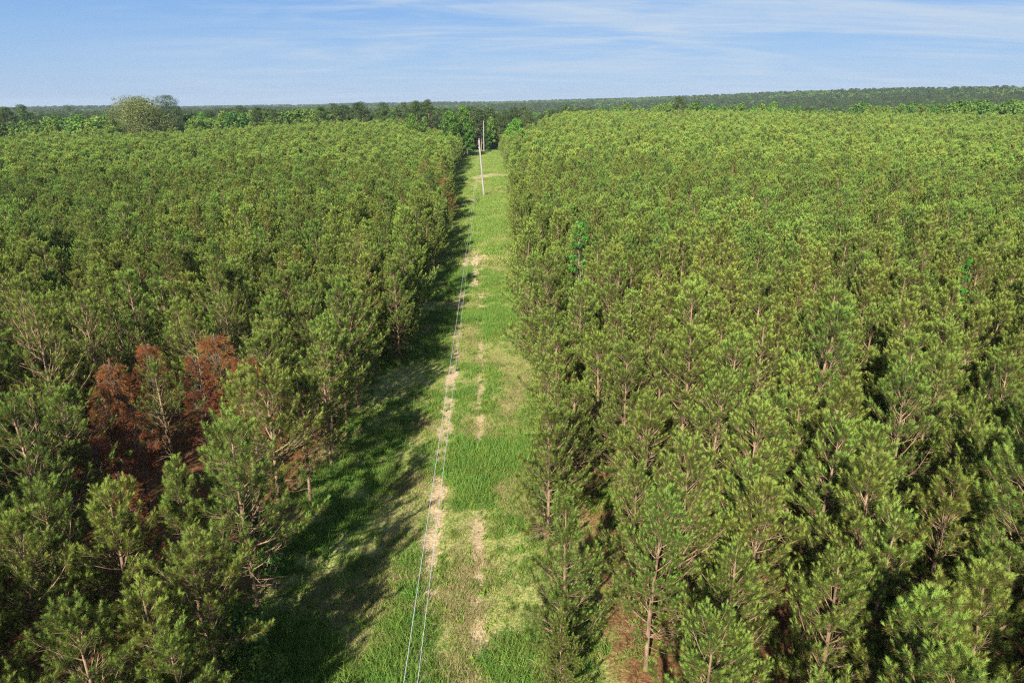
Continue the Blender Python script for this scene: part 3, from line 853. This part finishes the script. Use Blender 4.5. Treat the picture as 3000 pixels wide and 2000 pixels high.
for q, (kd, fx, fy, D, w_, c_, n_, lab) in enumerate(named):
    if fx < 400 and kd in ('oak', 'pine'): w_ *= 1.12
    if fx < 640: D *= 1.36 if fx < 560 else 1.12; w_ *= 1.30 if fx < 560 else 1.1
    x, y, h_ = top_at(fx, fy, D)
    if kd == 'pine':
        wg, lg = make_bigpine(700 + q, h_, w_, int(n_ * 1.9), 0.42, c_, 0.34, lobes=24, flat=0.5)
        nm_, cat, bk = 'mature_pine', 'pine tree', MAT_BARK
        lm = MAT_NEEDLE
    elif kd == 'thin':
        wg, lg = make_bigpine(700 + q, h_, w_, n_, 0.45, (0.07, 0.11, 0.05), 0.55, lobes=14, flat=0.35)
        nm_, cat, bk, lm = 'sparse_tree', 'tree', MAT_BARKG, MAT_NEEDLE
    elif kd == 'oak':
        wg, lg = make_broadleaf(717, h_, w_ * 1.05, 30000, 0.42, c_, 0.12, 30, 0, 0.38, 0.75)
        nm_, cat, bk, lm = 'oak_tree', 'oak tree', MAT_BARKG, MAT_LEAF
    else:
        wg, lg = make_broadleaf(700 + q, h_, w_, n_, 0.42, c_, 0.08, 24, 0, 0.16)
        nm_, cat, bk, lm = 'broadleaf_tree', 'tree', MAT_BARKG, MAT_LEAF
    root = empty(nm_, (x, y, zt(x, y) - 0.1), q * 0.9)
    child('trunk', wg.mesh(nm_ + '_trunk', [bk]), root); child('crown', lg.mesh(nm_ + '_crown', [lm]), root)
    tag(root, lab, cat, 'trees beyond the plantation')

# ------------------------------------------------------------------ woods behind: the mass
fp_ = []
for k_ in range(4):
    wg, lg = make_broadleaf(800 + k_, 13, 8.5, 1500, 0.75, (0.11 + 0.02 * k_, 0.22 + 0.015 * k_, 0.038), 0.12, 20, 1, 0.2)
    fp_.append(proto('wood_broadleaf', merge(wg, lg).mesh('wood_broadleaf', [MAT_BARKG, MAT_LEAF])))
for k_ in range(3):
    wg, lg = make_bigpine(810 + k_, 15, 7.5, 1400, 0.75, (0.080, 0.125, 0.040), 0.30, 1, 22, 0.6)
    fp_.append(proto('wood_pine', merge(wg, lg).mesh('wood_pine', [MAT_BARK, MAT_NEEDLE])))
for k_ in range(2):      # coarse versions for more than a kilometre off
    wg, lg = make_broadleaf(820 + k_, 13, 9.5, 260, 1.9, (0.12, 0.21, 0.045), 0.2, 10, 1, 0.2)
    fp_.append(proto('wood_broadleaf_far', merge(wg, lg).mesh('wood_broadleaf_far', [MAT_BARKG, MAT_LEAF])))
for k_ in range(2):
    wg, lg = make_bigpine(830 + k_, 14, 9.0, 260, 1.9, (0.075, 0.120, 0.042), 0.30, 1, 12, 0.7)
    fp_.append(proto('wood_pine_far', merge(wg, lg).mesh('wood_pine_far', [MAT_BARK, MAT_NEEDLE])))
def ring(R0, R1, s):
    n_ = int(0.5 * (R1 * R1 - R0 * R0) * math.radians(92) / (s * s))
    R_ = np.sqrt(rng.uniform(R0 * R0, R1 * R1, n_)); A_ = np.radians(rng.uniform(-46, 46, n_))
    return R_ * np.sin(A_), R_ * np.cos(A_)
wx, wy, wi, ws = [], [], [], []
for (R0, R1, s, far_) in ((170, 560, 5.6, 0), (560, 1000, 6.6, 0), (1000, 2000, 9.0, 1), (2000, 3600, 14.0, 2)):
    x, y = ring(R0, R1, s)
    keep = ~((np.hypot(x, y) < back_edge(x, y) + 5) ) & ~((np.abs(x - xc(y)) < 12) & (y < 266))
    ua_ = x / np.maximum(y, 1) * 1658 + 1176
    keep &= ~((ua_ > 255) & (ua_ < 402) & (np.hypot(x, y) < 345)) & ~((ua_ > 1005) & (ua_ < 1215) & (y < 272))
    x, y = x[keep], y[keep]
    R_ = np.hypot(x, y)
    azd = np.degrees(np.arctan2(x, y))
    pine = vnoise(x, y, 70) * 0.5 + vnoise(x, y, 220) * 0.5 + 0.02 * SS((R_ - 560) / 400)
    # hardwood bottoms behind the left stand and behind the right stand; pine round the strip end
    pine = pine - 0.20 * (azd < -14) * (R_ < 520) - 0.30 * (azd > 12) * (R_ < 640) + 0.10 * ((azd > -14) & (azd < 8) & (R_ < 450))
    isp = pine + rng.normal(size=len(x)) * 0.06 > 0.5
    ii = np.where(isp, 4 + rng.integers(0, 3, len(x)), rng.integers(0, 4, len(x))) if far_ == 0 else np.where(isp, 9 + rng.integers(0, 2, len(x)), 7 + rng.integers(0, 2, len(x)))
    ss = rng.uniform(0.75, 1.12, len(x)) * (1.0 if far_ < 2 else 1.45)
    ss = np.where((R_ < 520) & (azd > 1), ss * np.where(isp, 0.62, 0.95), ss)
    ss = np.where((R_ < 300) & (azd < -10), ss * 0.72, ss)
    wx.append(x); wy.append(y); wi.append(ii); ws.append(ss)
wx, wy, wi, ws = map(np.concatenate, (wx, wy, wi, ws))
sc3 = np.stack([ws * 1.1, ws * 1.1, ws * np.where(np.hypot(wx, wy) > 2000, 0.75, 1.0)], 1)
wd_ = scatter('far_woods', fp_, np.stack([wx, wy, terrain(wx, wy) - 0.3], 1), rng.random(len(wx)) * 6.283, sc3, wi)
tag(wd_, 'mixed pine and hardwood forest covering the far valley and ridges', 'forest', kind='stuff')

# ------------------------------------------------------------------ bare soil round the pole
soil = []
for fx, fy, rx_, ry_ in ((1094, 409, 1.6, 5.0), (1138, 403, 2.6, 4.5), (1118, 405, 1.6, 3.5), (1091, 428, 0.8, 3.5), (1087, 446, 0.7, 3.0), (1086, 464, 0.9, 3.2),
                         (1149, 465, 1.3, 2.2), (1170, 466, 1.0, 1.8), (1161, 442, 1.3, 2.0), (1139, 441, 1.6, 2.2), (1104, 418, 1.0, 3.0),
                         (1093, 600, 0.45, 2.6), (1090, 625, 0.4, 2.2), (1088, 650, 0.4, 1.8), (1095, 575, 0.4, 3.0), (1106, 560, 0.4, 3.2), (1110, 590, 0.35, 2.0)):
    x, y = at_pixel(fx, fy, 0.0); x, y = at_pixel(fx, fy, zt(x, y)); soil.append((x, y, rx_, ry_))
def in_soil(x, y, grow=1.0):
    m = np.zeros(len(x), bool)
    for a_, b_, rx_, ry_ in soil:
        th = np.arctan2((y - b_) / ry_, (x - a_) / rx_)
        m |= np.hypot((x - a_) / rx_, (y - b_) / ry_) < grow * (1 + 0.22 * np.sin(3 * th + a_) + 0.15 * np.sin(7 * th + b_))
    return m
g = Geo()
for a_, b_, rx_, ry_ in soil:
    th = np.linspace(0, 2 * math.pi, 64, endpoint=False)
    rr_ = 1 + 0.22 * np.sin(3 * th + a_) + 0.15 * np.sin(7 * th + b_) + 0.10 * np.sin(13 * th + a_ * 3) + rng.normal(size=64) * 0.05
    V_ = [np.array([[a_, b_, zt(a_, b_) + 0.05]])]
    for sc_ in (0.5, 1.0):
        xx_ = a_ + rx_ * rr_ * np.cos(th) * sc_; yy_ = b_ + ry_ * rr_ * np.sin(th) * sc_
        V_.append(np.stack([xx_, yy_, terrain(xx_, yy_) + 0.05], 1))
    V_ = np.vstack(V_); q_ = np.arange(64); n1 = (q_ + 1) % 64
    base_ = g.n
    g.add(V_, np.stack([q_ + 1, q_ + 65, n1 + 65, n1 + 1], 1), (0.5, 0.4, 0.25))
    g.f.append((np.stack([np.zeros(64, int), q_ + 1, n1 + 1], 1) + base_, 0))
MAT_SOIL = noise_mat('sandy_soil', (0.34, 0.25, 0.13), (0.64, 0.50, 0.32), 2.5, 0.95, 8, (1, 1, 1), 0.5)
so = bpy.data.objects.new('bare_soil', g.mesh('bare_soil', [MAT_SOIL], True)); C.objects.link(so); tag(so, kind='structure')

# ------------------------------------------------------------------ grass
def make_tuft(seed, n, h, w, spread, c1, c2, seedhead=0.0):
    r = np.random.default_rng(seed); g = Geo()
    b = r.normal(size=(n, 3)) * spread; b[:, 2] = 0
    lean_ = r.normal(size=(n, 3)) * 0.55; lean_[:, 2] = 1; L = h * r.uniform(0.5, 1.2, n)[:, None]
    d1 = unit(lean_); mid_ = b + d1 * L * 0.55; d2 = unit(d1 + r.normal(size=(n, 3)) * 0.35 - np.array([0, 0, 0.25]))
    tip = mid_ + d2 * L * 0.5
    sd = unit(np.cross(d1, r.normal(size=(n, 3)))) * w * 0.5
    V = np.stack([b - sd, b + sd, mid_ + sd * 0.8, mid_ - sd * 0.8, tip], 1).reshape(-1, 3)
    i5 = np.arange(n)[:, None] * 5
    col = np.array(c1) + (np.array(c2) - np.array(c1)) * r.random((n, 1))
    g.add(V, i5 + np.array([[0, 1, 2, 3]]), np.repeat(col, 5, 0))
    g.f.append((i5 + np.array([[3, 2, 4]]), 0))
    return g
tufts = [make_tuft(1, 26, 0.24, 0.012, 0.10, (0.11, 0.23, 0.035), (0.24, 0.34, 0.06)),
         make_tuft(2, 30, 0.46, 0.014, 0.13, (0.12, 0.26, 0.04), (0.26, 0.38, 0.08)),
         make_tuft(3, 22, 0.14, 0.014, 0.14, (0.20, 0.27, 0.06), (0.36, 0.38, 0.11)),
         make_tuft(4, 22, 0.18, 0.010, 0.12, (0.34, 0.30, 0.14), (0.48, 0.41, 0.20)),
         make_tuft(5, 14, 0.16, 0.045, 0.10, (0.12, 0.26, 0.03), (0.26, 0.38, 0.04)),
         make_tuft(6, 30, 0.50, 0.05, 0.45, (0.15, 0.27, 0.045), (0.28, 0.39, 0.08)),
         make_tuft(7, 30, 0.40, 0.05, 0.45, (0.26, 0.31, 0.08), (0.42, 0.42, 0.15))]
tp_ = [proto('grass_tuft', t_.mesh('grass_tuft', [MAT_GRASS])) for t_ in tufts]
def strip_pts(y0, y1_, dens, wl=-8.4, wr=6.6):
    n_ = int((y1_ - y0) * (wr - wl) * dens)
    y = rng.uniform(y0, y1_, n_); rel_ = rng.uniform(wl, wr, n_)
    return rel_, y
gxs, gys, gi_, gs_ = [], [], [], []
for (a0, a1, de, kk) in ((12, 34, 150, 0), (34, 70, 85, 0), (70, 140, 16, 1), (140, 266, 8, 1)):
    rel_, y = strip_pts(a0, a1, de)
    x = rel_ + xc(y)
    nz = vnoise(x, y, 0.55) * 0.35 + vnoise(x, y, 1.7) * 0.35 + vnoise(x, y, 5.5) * 0.30
    trk = 0.8 * np.exp(-((rel_ + 2.05) / 0.42) ** 2) + 0.6 * np.exp(-((rel_ + 0.3) / 0.38) ** 2)
    edge_ = np.clip((np.abs(rel_ + 0.5) - 5.6) / 2.4, 0, 1)
    keep = rng.random(len(x)) < np.clip((nz - 0.26) * 2.9, 0.08, 1) * (1 - trk) * (1 - 0.8 * edge_)
    keep &= ~((rel_ > 3.2) & (y < 75) & (rng.random(len(x)) < 0.88))
    keep &= ~(in_soil(x, y, 1.05) & (rng.random(len(x)) < 0.93))
    rel_, x, y, nz = rel_[keep], x[keep], y[keep], nz[keep]
    q = rng.random(len(x)); band = vnoise(x * 2.0, y, 3.2) * 0.7 + vnoise(x, y, 0.8) * 0.3 + rng.normal(size=len(x)) * 0.16
    if kk == 0:
        ii = np.select([band > 0.72, band > 0.50, band > 0.30], [1, 0, 2], 3)
        ii = np.where(q < 0.07, 4, ii)
    else:
        ii = np.where(band > 0.45, 5, 6)
    gxs.append(x); gys.append(y); gi_.append(ii); gs_.append(rng.uniform(0.6, 1.3, len(x)) * (0.7 + 0.6 * nz))
gxs, gys, gi_, gs_ = map(np.concatenate, (gxs, gys, gi_, gs_))
def gz(x, y):
    rel_ = x - xc(y)
    return terrain(x, y) - 0.03
gr = scatter('grass', tp_, np.stack([gxs, gys, gz(gxs, gys)], 1), rng.random(len(gxs)) * 6.283, gs_, gi_)
tag(gr, 'bright green grass and weeds covering the cleared strip', 'grass', kind='stuff')

# ------------------------------------------------------------------ air
MAT_HAZE, t, o = new_mat('haze_air')
pv = t.nodes.new('ShaderNodeVolumePrincipled')
pv.inputs['Color'].default_value = (0.72, 0.84, 1.0, 1)
pv.inputs['Density'].default_value = 0.00012
pv.inputs['Anisotropy'].default_value = 0.1
t.links.new(pv.outputs[0], o.inputs['Volume'])
zmin, zmax = float(Z.min()) - 1.0, 56.0
s_ = 5300
hv = [(-s_, -s_, zmin), (s_, -s_, zmin), (s_, s_, zmin), (-s_, s_, zmin), (-s_, -s_, zmax), (s_, -s_, zmax), (s_, s_, zmax), (-s_, s_, zmax)]
hf = [(0, 3, 2, 1), (4, 5, 6, 7), (0, 1, 5, 4), (1, 2, 6, 5), (2, 3, 7, 6), (3, 0, 4, 7)]
hm = bpy.data.meshes.new('haze'); hm.from_pydata(hv, [], hf); hm.materials.append(MAT_HAZE)
hz = bpy.data.objects.new('haze', hm); C.objects.link(hz); tag(hz, kind='stuff')
print('pines', len(allx), 'woods', len(wx), 'tufts', len(gxs), 'zrange', Z.min(), Z.max())
